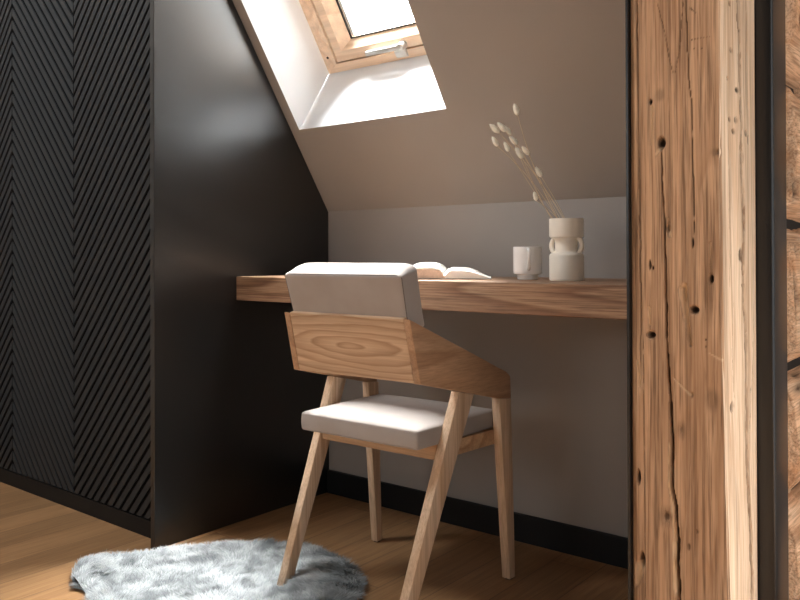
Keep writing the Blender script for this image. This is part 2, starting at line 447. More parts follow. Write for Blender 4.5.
zb = [-.02, .332, .586, .882, 1.162, 1.45, 1.74, 2.03, 2.32]
for i, (a, b) in enumerate(zip(zb, zb[1:])):
    a = max(a, .0)
    obj('log', log_bm((a+b)/2, (b-a)/2*.965, i+1), M_log, wr, smooth='all')
obj('log_gap_fill', roofbox(-.05, .035, .002, .338, 1.66), M_dark, wr)  # dark box filling the gaps between the logs

# ------------------------------------------------------------------ old timber post
def post():
    """front face at y=1.35, right face at x=-.41; dense displaced grids"""
    Y0, Y1 = 1.35, 1.556; Z0, Z1 = 0.0, 2.62
    f_, cy_ = 798.85, 250.4
    r_ = Vector((.7791,.6269,-.0034)); u_ = Vector((.0063,-.0024,1.0)); w_ = Vector((-.6268,.7791,.0053))
    def pix(u, v, axis, c):
        q = w_ + r_*((u-400)/f_) - u_*((v-cy_)/f_); t = c/q[axis]; p = q*t; return (p[0] if axis == 1 else p[1], p[2]+.82)
    F = lambda u, v: pix(u, v, 1, Y0)       # (x,z) on front
    S = lambda u, v: pix(u, v, 0, -.41)     # (y,z) on side
    zz = np.concatenate([np.linspace(0, .18, 12)[:-1], np.arange(.18, 1.32, .0022), np.linspace(1.32, Z1, 60)])
    xr = np.interp(zz, [0,.256,.58,.826,1.236,2.6], [-.396,-.3996,-.4073,-.4084,-.4118,-.414])   # arris wanders
    def nz(s, z, k, seed): return np.array([[noise.noise(Vector((a*k[0]+seed, b*k[1], seed*1.7))) for a in s] for b in z])
    def carve(S_, Z_, dep, crk, path, w0, w1, depth, wig, seed, dark=1.0):
        pz = np.array([p[1] for p in path])[::-1]; ps = np.array([p[0] for p in path])[::-1]
        o = np.argsort(pz); pz, ps = pz[o], ps[o]
        c = np.interp(Z_[:,0], pz, ps) + wig*np.array([noise.noise(Vector((z*22, seed, 0))) + .5*noise.noise(Vector((z*70, seed, 3))) for z in Z_[:,0]])
        tt = (Z_[:,0]-pz[0])/(pz[-1]-pz[0]); inside = np.clip(np.minimum(tt, 1-tt)*18, 0, 1); inside[(tt < 0) | (tt > 1)] = 0
        w = (w1 + (w0-w1)*np.clip(tt, 0, 1))*(.75+.5*np.array([noise.noise(Vector((z*35, seed, 9))) for z in Z_[:,0]]))
        d = np.abs(S_ - c[:,None])/np.maximum(w, 2e-4)[:,None]
        k = np.clip(1.35-d, 0, 1)*inside[:,None]; k = k*k*(3-2*k)
        dep -= depth*k; np.maximum(crk, np.clip(k*1.3, 0, 1)*dark, out=crk)
    def hole(S_, Z_, dep, crk, s, z, rs, rz, depth, dark=1.0):
        d = np.sqrt(((S_-s)/rs)**2+((Z_-z)/rz)**2); k = np.clip(1.3-d, 0, 1); k = k*k*(3-2*k)
        dep -= depth*k; np.maximum(crk, np.clip(k*1.2, 0, 1)*dark, out=crk)
    def gouge(S_, Z_, dep, pal, s0, z0, s1, z1, w, depth, pale=.8):
        ax, az = s1-s0, z1-z0; L2 = ax*ax+az*az
        t = np.clip(((S_-s0)*ax+(Z_-z0)*az)/L2, 0, 1)
        d = np.hypot(S_-(s0+t*ax), Z_-(z0+t*az))/(w*(1-.6*t)); k = np.clip(1.4-d, 0, 1); k = k*k*(3-2*k)
        dep -= depth*k; np.maximum(pal, k*pale, out=pal)
    V = []; CR = []; PA = []; FACES = []; MI = []
    def sheet(nu, pos, S_, mi, feats, flip):
        Z_ = np.repeat(zz[:,None], nu, 1)
        dep = .0022*nz(S_[0], zz, (14, 3), 3+mi) + .0012*nz(S_[0], zz, (60, 9), 5+mi)
        crk = np.zeros_like(dep); pal = np.zeros_like(dep)
        feats(S_, Z_, dep, crk, pal)
        base = len(V)
        for j in range(len(zz)):
            for i in range(nu):
                V.append(pos(S_[j,i], Z_[j,i], dep[j,i])); CR.append(crk[j,i]); PA.append(pal[j,i])
        for j in range(len(zz)-1):
            for i in range(nu-1):
                a = base+j*nu+i; q = (a, a+1, a+nu+1, a+nu)
                FACES.append(q[::-1] if flip else q); MI.append(mi)
    X0 = -.5655
    nf = 100; sf = np.linspace(0, 1, nf)
    SF = X0 + (xr[:,None]-X0)*sf[None,:]
    def front(S_, Z_, dep, crk, pal):
        A = [(-.4722,2.5), F(684.5,-20), F(685.5,0), F(686,20), F(689,80), F(691,100), F(692,150), F(693,185), F(694,225), F(692.5,250)]
        carve(S_, Z_, dep, crk, A, .0014, .0008, .012, .0012, 1.1)
        B = [F(661,143), F(662,175), F(664.5,225), F(666,297), F(667.3,350), F(670,400), F(672,440), F(672.5,487), F(676,507), F(678,537), F(677.5,562), F(679.5,600), F(682,640)]
        carve(S_, Z_, dep, crk, B, .0011, .0040, .022, .0012, 2.3)
        # grey lip on the left side of the wide part of the split
        C = [(x-.0060, z) for x, z in B[6:12]]
        p2 = np.zeros_like(pal); d2 = np.zeros_like(dep); carve(S_, Z_, d2, p2, C, .0016, .0034, .003, .0012, 2.3)
        dep += d2; np.maximum(pal, p2*.9, out=pal)
        for (u, v, a, b, dp) in [(650.5,102,.0032,.005,.010), (661,143,.0072,.0105,.016), (711,279,.0040,.0085,.013), (651,335,.0075,.0066,.016),
                                 (694,310,.0080,.0066,.018), (638.5,477,.0036,.013,.010), (642,560,.0044,.014,.012), (666.5,517,.007,.009,.004),(666,517,.016,.020,.0010),(718,152,.012,.009,.0008),(668,226,.010,.014,.0008),(681,430,.008,.018,.0006),(712,400,.014,.020,.0003),(660,95,.008,.012,.0004), (653,268,.0016,.004,.006),
                                 (650,265,.002,.009,.006), (706,340,.0015,.0015,.004), (706,347,.0015,.0015,.004), (692.5,243,.0015,.009,.006), (718,152,.004,.005,.004), (668,228,.004,.008,.004),
                                 (689,547,.003,.006,.002), (697,532,.003,.004,.002), (681,430,.003,.008,.002), (692,395,.0025,.006,.003)]:
            x, z = F(u, v); hole(S_, Z_, dep, crk, x, z, a, b, dp, .95 if dp > .005 else (.5 if dp > .0015 else .28))
        for q in [(651.5,145,652,107,.0022,.003,.85), (690,345,682,290,.0065,.007,.35), (684,300,684,286,.005,.004,.6), (650,325,649,308,.003,.003,.5), (711,274,710,243,.0022,.003,.25),
                  (637,585,640,566,.008,.006,.5), (656,155,660,148,.003,.003,.8), (673,378,690,395,.0022,.0015,.5), (709,353,722,360,.0020,.001,.5), (637,360,640,385,.003,.003,.35), (668,218,670,236,.0028,.003,.3)]:
            a, b = F(q[0], q[1]), F(q[2], q[3]); gouge(S_, Z_, dep, pal, b[0], b[1], a[0], a[1], q[4], q[5], q[6])
        for u0 in range(692, 713, 3):
            x, z = F(u0, 40-(u0-692)*.16); hole(S_, Z_, dep, crk, x, z, .0016, .0009, .002, .8)
        for u0 in (694, 698, 702):
            x, z = F(u0, 48.5); hole(S_, Z_, dep, crk, x, z, .0014, .0008, .002, .8)
        x0, z0 = F(690,8); x1, z1 = F(696,13); gouge(S_, Z_, dep, crk, x0, z0, x1, z1, .0012, .002, .7)
        carve(S_, Z_, dep, crk, [(-.552, 2.5), F(637,0), F(639,160), F(641,330), F(640,400)], .0012, .0012, .005, .0015, 5.2, .5)
        carve(S_, Z_, dep, crk, [F(643,330), F(644,450), F(645,600), F(645,640)], .0007, .0009, .003, .0012, 6.2, .45)
        carve(S_, Z_, dep, crk, [F(657,0), F(666,40), F(673,75)], .0007, .0007, .003, .0012, 7.2, .45)
        carve(S_, Z_, dep, crk, [F(683,0), F(680,45), F(675,75)], .0007, .0007, .003, .0012, 8.2, .45)
        # softened left arris
        e = np.clip(1-(S_-X0)/.012, 0, 1); dep -= .006*e*e
        e = np.clip(1-(xr[:,None]-S_)/.006, 0, 1); dep -= .003*e*e
    sheet(nf, lambda s, z, d: (s, Y0-d, z), SF, 0, front, False)
    ns = 84; SS = np.repeat(np.linspace(Y0, Y1, ns)[None,:], len(zz), 0)
    xmap = {}
    def side(S_, Z_, dep, crk, pal):
        C = [(1.463, 2.5), S(739,0), S(740,75), S(741,147), S(742,175), S(743.5,225), S(742.5,250), S(744,300), S(745,325), S(746,375), S(747,447), S(747.5,475), S(749.5,550), S(750,600), S(750,640)]
        carve(S_, Z_, dep, crk, C, .0095, .0080, .020, .005, 3.7)
        carve(S_, Z_, dep, crk, [S(746,10), S(747,60), S(748,110)], .0034, .0034, .006, .003, 4.7, .7)
        for (u, v, a, b, dp) in [(732,50,.003,.004,.006), (730.5,119,.003,.004,.006), (734,131,.003,.005,.006), (736,120,.003,.006,.006), (730,407,.005,.009,.006), (737,90,.004,.005,.002),
                                 (728,78,.002,.003,.004), (745.5,133,.003,.006,.006), (748,140,.003,.008,.005), (743,285,.004,.004,.006), (751,390,.003,.006,.004), (740,30,.002,.004,.004), (731,3,.003,.004,.006), (740,255,.003,.012,.004)]:
            y, z = S(u, v); hole(S_, Z_, dep, crk, y, z, a*2.4, b, dp, .9)
        carve(S_, Z_, dep, crk, [S(729,120), S(730,200), S(729,290)], .0024, .0024, .003, .004, 9.7, .4)
        carve(S_, Z_, dep, crk, [S(753,300), S(753,360), S(750,420), S(750,470)], .0030, .0030, .004, .004, 10.7, .55)
        carve(S_, Z_, dep, crk, [S(733,300), S(731,350), S(733,400)], .0020, .0020, .003, .004, 11.7, .35)
        e = np.clip(1-(S_-Y0)/.008, 0, 1); dep -= .003*e*e
        dep += .0022*nz(S_[0], zz, (22, 4), 21); dep[:, -14:] -= np.linspace(0, 1, 14)[None,:]*(dep[:, -14:]+.001)
    ztox = lambda z: np.interp(z, zz, xr)
    sheet(ns, lambda s, z, d: (float(ztox(z))*(1-(s-Y0)/(Y1-Y0))-.4105*(s-Y0)/(Y1-Y0)+d, s, z), SS, 1, side, False)
    nv = len(V)
    # plain left, back, top and bottom
    n = len(zz)
    for s, (xa, ya, xb, yb) in enumerate([(X0, Y1, X0, Y0+.006), (None, Y1, X0, Y1)]):
        base = len(V)
        for z, x in zip(zz, xr):
            V.append((-.4115 if xa is None else xa, ya, z)); V.append((xb, yb, z)); CR += [0,0]; PA += [0,0]
        for j in range(n-1):
            a = base+2*j; FACES.append((a, a+1, a+3, a+2)); MI.append(1)
    for z in (Z0, Z1):
        base = len(V); xx = -.4115
        for p in ((X0,Y0+.004),(xx-.004,Y0+.004),(xx-.004,Y1),(X0,Y1)): V.append((p[0], p[1], z)); CR.append(0); PA.append(0)
        FACES.append((base, base+1, base+2, base+3) if z == Z1 else (base+3, base+2, base+1, base)); MI.append(1)
    ctr = Vector((-.487, 1.453, 0))
    me = bpy.data.meshes.new('timber_post'); me.from_pydata([(p[0]-ctr.x, p[1]-ctr.y, under(p[1], p[2])) for p in V], [], FACES); me.update()
    for nm, dat in (('crack', CR), ('pale', PA)):
        at = me.attributes.new(nm, 'FLOAT', 'POINT'); at.data.foreach_set('value', np.array(dat, dtype=np.float32))
    me.polygons.foreach_set('material_index', np.array(MI, dtype=np.int32))
    me.polygons.foreach_set('use_smooth', np.ones(len(MI), dtype=bool))
    me.update()
    return link('timber_post', me, [M_beam_f, M_beam_s], None, ctr)
tag(post(), 'thick old sawn timber post with long cracks and knot holes, right of the desk', 'post')

# black steel lining of the opening
t = tag(obj('steel_strip', roofbox(-.0025, .0025, 0, .21, 1.345, bv=.0008), M_steel, None, loc=(-.5685, 1.345, 0)),
        'thin flat black steel strip along the left edge of the timber post', 'trim')
t = tag(obj('steel_frame_upright', roofbox(-.0175, .0165, 0, .098, 1.5585, bv=.0045, seg=4), M_steel, None, smooth=True, loc=(-.3975, 1.5585, 0)),
        'black steel frame upright between the timber post and the stacked logs', 'frame')

# ------------------------------------------------------------------ wardrobe
wd = thing('wardrobe', 'tall built-in black wardrobe with chevron slatted doors and plain satin side', 'wardrobe', (XP, YK, 0))
bm = bmesh.new()
zs = lambda y: ZK + (YB-y)*TAN - .004
y0, y1 = YF-YK, YB-YK-.001
prof = [(y0, 0), (y1, 0), (y1, zs(YB-.001)), (y0, zs(YF))]
add_hull8(bm, [(-.020, y, z) for y, z in prof], [(0, y, z) for y, z in prof]); bevel(bm, .0012, 1)
obj('side_panel', bm, M_black, wd)
ztop = 1.93
obj('plinth', box(XL+.01-XP, -.021, 0.0, .02, 0, .050), M_blackskirt, wd)
obj('carcass', box(XL+.01-XP, -.021, .031, .05, .0, ztop), M_blackskirt, wd)
PX = -2.862; PV = -2.442; XE = XP-.022
def door(xa, xb, sgn, zref):
    """slats at tan 1.12; sgn +1: rises to the right. zref = height of a groove at the left edge xa"""
    bm = bmesh.new(); per = .0439; tn = 1.12; gap = .0165
    zlo, zhi = .054, ztop
    W = xb-xa-.004; x0 = xa+.002; x1 = xb-.002
    k0 = int((zlo-zref-tn*W)/per)-3; k1 = int((zhi-zref+tn*W)/per)+3
    for k in range(k0, k1):
        zl = zref + k*per + gap/2; zh = zl + per-gap
        # polygon of the slat clipped to zlo..zhi
        P = [(x0, zl), (x1, zl+sgn*tn*W), (x1, zh+sgn*tn*W), (x0, zh)]
        for lim, s in ((zlo, 1), (zhi, -1)):
            Q = []
            for a, b in zip(P, P[1:]+P[:1]):
                ia, ib = (a[1]-lim)*s >= 0, (b[1]-lim)*s >= 0
                if ia: Q.append(a)
                if ia != ib:
                    tt = (lim-a[1])/(b[1]-a[1]); Q.append((a[0]+(b[0]-a[0])*tt, lim))
            P = Q
            if not P: break
        if len(P) < 3: continue
        cx = sum(p[0] for p in P)/len(P); cz = sum(p[1] for p in P)/len(P)
        sh = [((p[0]-cx)*.995+cx, p[1]) for p in P]
        try: add_hull8(bm, [(x, .0042, z) for x, z in P], [(x, .0, z) for x, z in P])
        except Exception: pass
    return bm
# groove heights read off at the two seams
W1 = PV-PX
peak0, valley0 = 1.6252, 1.6033
def rel(x): return x-XP
for xa, xb, sg, zr in ((PX, PV, -1, peak0), (PV, XE, 1, valley0), (PX-.42, PX, 1, peak0-1.12*.416)):
    d_ = obj('door', door(rel(xa), rel(xb), sg, zr), M_slat, wd)
    obj('backing_board', box(rel(xa)+.001, rel(xb)-.001, .0040, .028, .054, ztop), M_gap, d_)

# ------------------------------------------------------------------ desk
DY, DZ0, DZ1 = 1.5943, .6821, .755
tag(obj('floating_desk', box(0, 1.352, 0, YB-DY-.0015, 0, DZ1-DZ0, .002, 2), M_desk, None, loc=(XP+.001, DY, DZ0)),
    'thick oak floating desk shelf spanning the niche between black panel and timber post', 'desk')

# ------------------------------------------------------------------ chair
ch = thing('desk_chair', 'oak armchair with slanted legs and stone grey cushions, pulled up to the desk', 'chair', (-1.2721, 1.5619, 0), math.radians(.895))
def hw(y): return .2288 + .0876*(y-.19)
TL, TP = .023, .018
def side_poly(pts, s, t, mat, name, parent=ch, bv=.0015):
    bm = bmesh.new()
    add_hull8(bm, [(s*(hw(y)-t), y, z) for y, z in pts], [(s*hw(y), y, z) for y, z in pts])
    bevel(bm, bv, 2); return obj(name, bm, mat, parent, smooth=30)
ARM = [(-.1975,.679),(-.162,.533),(.1315,.4625),(.181,.4575),(.1785,.5115),(.172,.518),(.16,.5265),(.127,.540),(.056,.571)]
REAR = [(-.233,.003),(-.199,.003),(.030,.4865),(-.0265,.4995)]
FRONT = [(.173,.003),(.197,.003),(.181,.4570),(.1315,.4622)]
for s in (1, -1):
    side_poly(ARM, s, TP, M_arm, 'armrest')
    for P in (REAR, FRONT):
        lg = side_poly(P, s, TL, M_leg, 'leg')
        ya, yb_ = P[0][0], P[1][0]; xm = s*(hw((ya+yb_)/2)-TL/2)
        bm = bmesh.new(); add_tube(bm, [(xm,(ya+yb_)/2,0),(xm,(ya+yb_)/2,.0032)], .009, 14); obj('foot_pad', bm, M_pad, lg)
# backrest board between the arms
bm = bmesh.new(); e = .0006
yb0, zb0, yt0, zt0 = -.162, .533, -.1975, .679
nx = Vector((0, zt0-zb0, -(yt0-yb0))).normalized()*.020
xb, xt = hw(yb0)-TP-e, hw(yt0)-TP-e
lo = [(-xb,yb0+.001,zb0),(xb,yb0+.001,zb0),(xb,yb0+nx.y,zb0+nx.z),(-xb,yb0+nx.y,zb0+nx.z)]
hi = [(-xt,yt0+.001,zt0),(xt,yt0+.001,zt0),(xt,yt0+nx.y,zt0+nx.z),(-xt,yt0+nx.y,zt0+nx.z)]
add_hull8(bm, lo, hi); bevel(bm, .001, 1); obj('back_panel', bm, M_plate, ch, smooth=30)
# seat rails
for y, w in ((-.077, hw(-.077)-TL-.0008), (.150, hw(.150)-TL-.0008)):
    obj('seat_rail', box(-w, w, y, y+.022, .345, .381, .001, 1), M_rail, ch)
for s in (1, -1):
    bm = bmesh.new(); pts = [(-.054,.345),(.149,.345),(.149,.381),(-.054,.381)]
    add_hull8(bm, [(s*(hw(y)-TL-.021), y, z) for y, z in pts], [(s*(hw(y)-TL-.001), y, z) for y, z in pts])
    obj('seat_rail', bm, M_rail, ch)
def cushion(name, fn, nx_, ny_, nz_, parent, round_=.012, crown=.012, crown_axis=2, mat=None):
    """box grid in [-1,1]^3 mapped by fn; rounded edges and a soft crown"""
    bm = bmesh.new(); bmesh.ops.create_cube(bm, size=2)
    bmesh.ops.subdivide_edges(bm, edges=bm.edges, cuts=13, use_grid_fill=True)
    return bm
def soft_cushion(name, half, map_fn, r, crown, parent):
    """half = nominal half sizes; surface built as rounded box then mapped to chair space"""
    bm = bmesh.new(); bmesh.ops.create_cube(bm, size=2)
    bmesh.ops.subdivide_edges(bm, edges=bm.edges[:], cuts=19, use_grid_fill=True)
    hx, hy, hz = half
    for v in bm.verts:
        # concentrate vertices near the edges
        q = [math.copysign(1-(1-abs(c))**1.7, c) for c in v.co]
        p = Vector((q[0]*hx, q[1]*hy, q[2]*hz))
        inn = Vector((max(-hx+r, min(hx-r, p.x)), max(-hy+r, min(hy-r, p.y)), max(-hz+r, min(hz-r, p.z))))
        dlt = p-inn
        if dlt.length > 1e-9: p = inn + dlt.normalized()*r if dlt.length > r*.999 or True else p
        ux_, uy_, uz_ = q
        if r: pass
        cr = crown(ux_, uy_, uz_)
        p += cr
        v.co = map_fn(p)
    return obj(name, bm, M_fabric, parent, smooth='all')
# seat cushion: bottom z .381, top edge .427
SZ0, SZ1, SY0, SY1 = .3815, .4275, -.1525, .166
def smap(p):
    y = (SY0+SY1)/2 + p.y; k = (y-SY0)/(SY1-SY0)
    return Vector((p.x*(.1815+.0085*k)/.185, y, (SZ0+SZ1)/2+p.z))
def scrown(x, y, z):
    f = (1-x**4)*(1-y**4)
    return Vector((0,0,.013*f if z > 0 else 0))*max(0, z) + Vector((.0015*x*(1-z*z), .002*y*(1-z*z), 0))
seat = soft_cushion('seat_cushion', (.185, (SY1-SY0)/2, (SZ1-SZ0)/2), smap, .006, scrown, ch)
def seam(path, parent, r=.0011):
    bm = bmesh.new(); add_tube(bm, path, r, 6, closed=True); obj('seam', bm, M_seam, parent, smooth=True)
def seat_loop(z):
    P = []
    for i in range(24): P.append((-1+2*i/23, -1))
    for i in range(1, 24): P.append((1, -1+2*i/23))
    for i in range(1, 24): P.append((1-2*i/23, 1))
    for i in range(1, 23): P.append((-1, 1-2*i/23))
    out = []
    for a, b in P:
        px, py = a*(.185-.0012), b*((SY1-SY0)/2-.0012)
        m = max(0, abs(a)+abs(b)-1.96)/.04*.003
        out.append(smap(Vector((px-math.copysign(m, a), py-math.copysign(m, b), z))))
    return out
seam(seat_loop((SZ1-SZ0)/2-.0055), seat)
# back cushion, leaning
LA = math.radians(15.5); du = Vector((0, -math.sin(LA), math.cos(LA))); dv = Vector((0, math.cos(LA), math.sin(LA)))
B0 = Vector((0, -.1745, .640)); BH, BT = .139, .064
def bmap(p):
    q = B0 + du*(p.z+BH/2) + dv*(p.y+BT/2); return Vector((p.x*(1.0+.028*max(0, min(1, (p.z+BH*.25)/BH/.75))), q.y, q.z))
def bcrown(x, y, z):
    f = (1-x**4)*(1-z**4)
    return Vector((0, .008*f*max(0, y) , 0)) + Vector((.001*x*(1-y*y), 0, .012*max(0,z)*max(0, min(1, (y+.9)/1.1))*(1-x**16)))
back = soft_cushion('back_cushion', (.1765, BT/2, BH/2), bmap, .006, bcrown, ch)
lp = []
for a, b in [(p[0], p[1]) for p in [(-1+2*i/23, 1) for i in range(24)] + [(1, 1-2*i/23) for i in range(1, 24)] + [(1-2*i/23, -1) for i in range(1, 24)] + [(-1, -1+2*i/23) for i in range(1, 23)]]:
    m = max(0, abs(a)+abs(b)-1.96)/.04*.003
    pp = Vector((a*(.1765-.0004)-math.copysign(m, a), -BT/2+.0032, b*(BH/2-.0004)-math.copysign(m, b)))
    lp.append(bmap(pp + bcrown(a, -.89, b)))
seam(lp, back)

# ------------------------------------------------------------------ desk-top things
ZT = DZ1
# book
bk = thing('open_book', 'open white paged book lying face up on the oak desk', 'book', (-1.257, 1.765, ZT), math.radians(32))
HWb, HD = .118, .085
def psurf(s, t):
    """height of the open pages; s -1..1 across, t 0..1 front to back"""
    a = abs(s); up = .62+.38*t
    if s < 0: h = .010 + .029*up*math.exp(-((a-.50)/.52)**4)
    else: h = .010 + .020*up*math.exp(-((a-.22)/.50)**4)
    dip = math.exp(-(a/.06)**2)*(.013-.010*t)
    fall = max(0, (a-.70)/.30)**2*(.008 if s > 0 else .006)
    return max(.004, h-dip-fall)
def half(sg, name):
    bm = bmesh.new(); n, m = 36, 12; top = []; bot = []
    for j in range(m+1):
        t_ = j/m; r = []; q = []
        for i in range(n+1):
            s = sg*i/n; y = -HD+2*HD*t_
            if sg < 0:
                y += .006*math.sin(i/n*3.0)*(1-t_)
            r.append(bm.verts.new((s*HWb, y, psurf(s, t_)))); 
            lowz = .0026 if sg > 0 or t_ > 1 else .0026
            q.append(bm.verts.new((s*HWb*(.985), y, .0026)))
        top.append(r); bot.append(q)
    for j in range(m):
        for i in range(n):
            f = bm.faces.new((top[j][i], top[j][i+1], top[j+1][i+1], top[j+1][i]))
            bm.faces.new((bot[j][i], bot[j+1][i], bot[j+1][i+1], bot[j][i+1]))
    for j in (0, m):
        for i in range(n):
            f = bm.faces.new((top[j][i], top[j][i+1], bot[j][i+1], bot[j][i])); f.material_index = 1
    for i in (0, n):
        for j in range(m):
            f = bm.faces.new((top[j][i], top[j+1][i], bot[j+1][i], bot[j][i])); f.material_index = 1
    return obj(name, bm, [M_page, M_pageshade if sg < 0 else M_page], bk, smooth=40)
half(-1, 'page_block'); half(1, 'page_block')
# a loose page arching over the left half
bm = bmesh.new(); n, m = 30, 8; g_ = []
for j in range(m+1):
    t_ = j/m; r = []
    for i in range(n+1):
        s = i/n; y = -HD*.98+1.96*HD*t_
        r.append(bm.verts.new((-s*HWb*.99, y, max(psurf(-s, t_)+.0012+.004*math.sin(s*math.pi), .0035))))
    g_.append(r)
for j in range(m):
    for i in range(n): bm.faces.new((g_[j][i], g_[j][i+1], g_[j+1][i+1], g_[j+1][i]))
bmesh.ops.solidify(bm, geom=bm.faces[:], thickness=.0004)
obj('page', bm, M_page, bk, smooth=40)
obj('cover', box(-HWb-.003, HWb+.003, -HD-.003, HD+.003, 0, .0025, .0008, 1), M_cover, bk)

# mug
mg = thing('mug', 'small white porcelain mug with a foot ring beside the cream vase', 'mug', (-1.0355, 1.812, ZT))
bm = bmesh.new()
prof = [(.0001,.0065),(.022,.0060),(.0225,.0005),(.0240,0),(.0262,.0008),(.0270,.006),(.0275,.0118),(.0295,.0135),(.0350,.0148),(.0362,.0175),(.0366,.022),(.0366,.070),(.0366,.0832),(.0362,.0842),(.0352,.0842),(.0346,.0832),(.0340,.05),(.0335,.020),(.031,.016),(.0001,.0155)]
add_lathe(bm, prof, 64); obj('body', bm, M_mug, mg, smooth=35)
ang = math.radians(-70+14); hx = Vector((math.cos(ang), math.sin(ang), 0))
bm = bmesh.new(); pts = []
for z, d in [(.077,.0355),(.0775,.042),(.0765,.050),(.073,.0555),(.065,.0565),(.054,.053),(.043,.0475),(.033,.0415),(.026,.0355)]:
    pts.append(hx*d+Vector((0,0,z)))
add_tube(bm, pts, [.0052,.005,.0048,.0046,.0044,.0042,.0042,.0042,.0045], 12); obj('handle', bm, M_mug, mg, smooth='all')

# vase
VX, VY = -.909, 1.781
vs_ = thing('vase', 'cream ceramic vase with narrow waist and two ring handles, holding dried stems', 'vase', (VX, VY, ZT))
bm = bmesh.new(); R = .0462; KV = .905
prof = [(.0001,.002),(.040,.001),(.0435,.0),(.0455,.0015),(R,.004),(R,.067),(.0452,.0705),(.0425,.0735),(.0365,.0755),(.0325,.078),(.0305,.083),(.0305,.108),(.0325,.113),(.0365,.1155),(.0425,.1165),(.0452,.1185),(R,.122),(R,.1655),(.0458,.1675),(.0445,.1680),(.0428,.1672),(.0422,.165),(.0420,.124),(.026,.110),(.026,.078),(.041,.068),(.041,.008),(.0001,.008)]
prof = [(a*KV, b*KV) for a, b in prof]; add_lathe(bm, prof, 72); obj('body', bm, M_vase, vs_, smooth=35)
ang = math.radians(1)
for s in (1, -1):
    hx = Vector((math.cos(ang), math.sin(ang), 0))*s; bm = bmesh.new(); pts = []
    for k in range(25):
        a = math.radians(-118+236*k/24); pts.append((hx*(.0288+.0160*math.cos(a))+Vector((0,0,.0945+.0215*math.sin(a))))*KV)
    add_tube(bm, pts, .0058, 12); obj('ring_handle', bm, M_vase, vs_, smooth='all')

# dried bunny tail grass: each stem a thing
f_, cy_ = 798.85, 250.4
r_ = Vector((.7791,.6269,-.0034)); u_ = Vector((.0063,-.0024,1.0)); w_ = Vector((-.6268,.7791,.0053))
def ray(u, v): return w_ + r_*((u-400)/f_) - u_*((v-cy_)/f_)
DV = (Vector((VX, VY, 0))).dot(w_)
def at_depth(u, v, dd):
    q = ray(u, v); return q*(DV+dd) + Vector((0,0,.82))
HEADS = [ # u, v of the head, depth offset, tilt (image degrees from vertical, + leans left), size, label
 (516.0,109.5,.010, 16,1.10,'tallest dried bunny tail grass stem, its head alone above all others'),
 (494.5,128.5,.020, 48,1.15,'dried bunny tail grass stem with the head furthest left near the top'),
 (501.8,127.0,-.015,42,1.10,'dried bunny tail grass stem, left head of the top touching pair'),
 (507.5,130.0,.030, 38,.95,'dried bunny tail grass stem, right head of the top touching pair'),
 (495.0,141.5,-.020,30,1.00,'dried bunny tail grass stem with the head lowest on the far left'),
 (513.3,140.2,.025, 44,1.05,'dried bunny tail grass stem, head between the top pair and the middle pair'),
 (506.6,146.8,-.008,26,.95,'dried bunny tail grass stem, small upright head just left of the middle pair'),
 (519.3,153.0,-.018,34,1.20,'dried bunny tail grass stem, larger left head of the middle touching pair'),
 (525.5,150.6,.014, 40,1.0,'dried bunny tail grass stem, right head of the middle touching pair'),
 (538.5,172.0,-.010,30,1.05,'dried bunny tail grass stem with a single head halfway down on the right'),
 (535.3,196.3,-.022,14,.85,'shortest dried bunny tail grass stem, head just above the vase'),
]
def bez(a, b, c, n): return [a*(1-t)**2+b*2*t*(1-t)+c*t*t for t in [i/n for i in range(n+1)]]
for i, (u, v, dd, tl, sz, lab) in enumerate(HEADS):
    top = at_depth(u, v, dd)
    ha = random.uniform(0, 6.28)
    mouth = Vector((VX, VY, ZT+.150)) + Vector((-.020+.018*math.cos(ha), -.006+.018*math.sin(ha), 0)); foot = Vector((VX+.016+.012*math.sin(ha), VY+.012*math.cos(ha), ZT+.085))
    tdir = (-r_*math.sin(math.radians(tl)) + Vector((0,0,1))*math.cos(math.radians(tl))).normalized()
    hl = .0275*sz; base = top - tdir*hl*.5
    midp = mouth + Vector((mouth-foot)).normalized()*(base-mouth).length*.5
    st = thing('bunny_tail_stem', lab, 'dried grass', foot, 0, 'dried bunny tail grass in the cream vase')
    pts = [foot, foot.lerp(mouth, .5)] + bez(mouth, midp.lerp((mouth+base)/2, .35), base, 14)
    bm = bmesh.new(); add_tube(bm, [p-foot for p in pts], .00062, 5); obj('stem', bm, M_stem, st, smooth='all')
    bm = bmesh.new()
    bmesh.ops.create_icosphere(bm, subdivisions=3, radius=1)
    side = tdir.orthogonal().normalized(); oth = tdir.cross(side); rw = .0058*sz
    for vv in bm.verts:
        c = vv.co; n_ = 1+.14*noise.noise(c*2.5+Vector((i*3.3,0,0)))
        k = (1-.22*c.z)
        vv.co = (top-foot) + (side*c.x*rw*k + oth*c.y*rw*k)*n_ + tdir*c.z*hl*.5
    for _ in range(260):                       # bristles
        d = Vector((random.gauss(0,1), random.gauss(0,1), random.gauss(0,1))).normalized(); k = 1-.22*d.z
        p = (top-foot) + side*d.x*rw*k*.9 + oth*d.y*rw*k*.9 + tdir*d.z*hl*.46
        o = (side*d.x+oth*d.y)*.75 + tdir*(d.z*.4+.75); e_ = p + o.normalized()*random.uniform(.0025,.0055)*sz
        w2 = o.cross(Vector((random.random(),random.random(),random.random()))).normalized()*.00022
        bm.faces.new([bm.verts.new(p-w2), bm.verts.new(p+w2), bm.verts.new(e_)])
    me = bpy.data.meshes.new('seed_head'); bm.to_mesh(me); bm.free()
    for p in me.polygons: p.use_smooth = True
    link('seed_head', me, M_head, st)

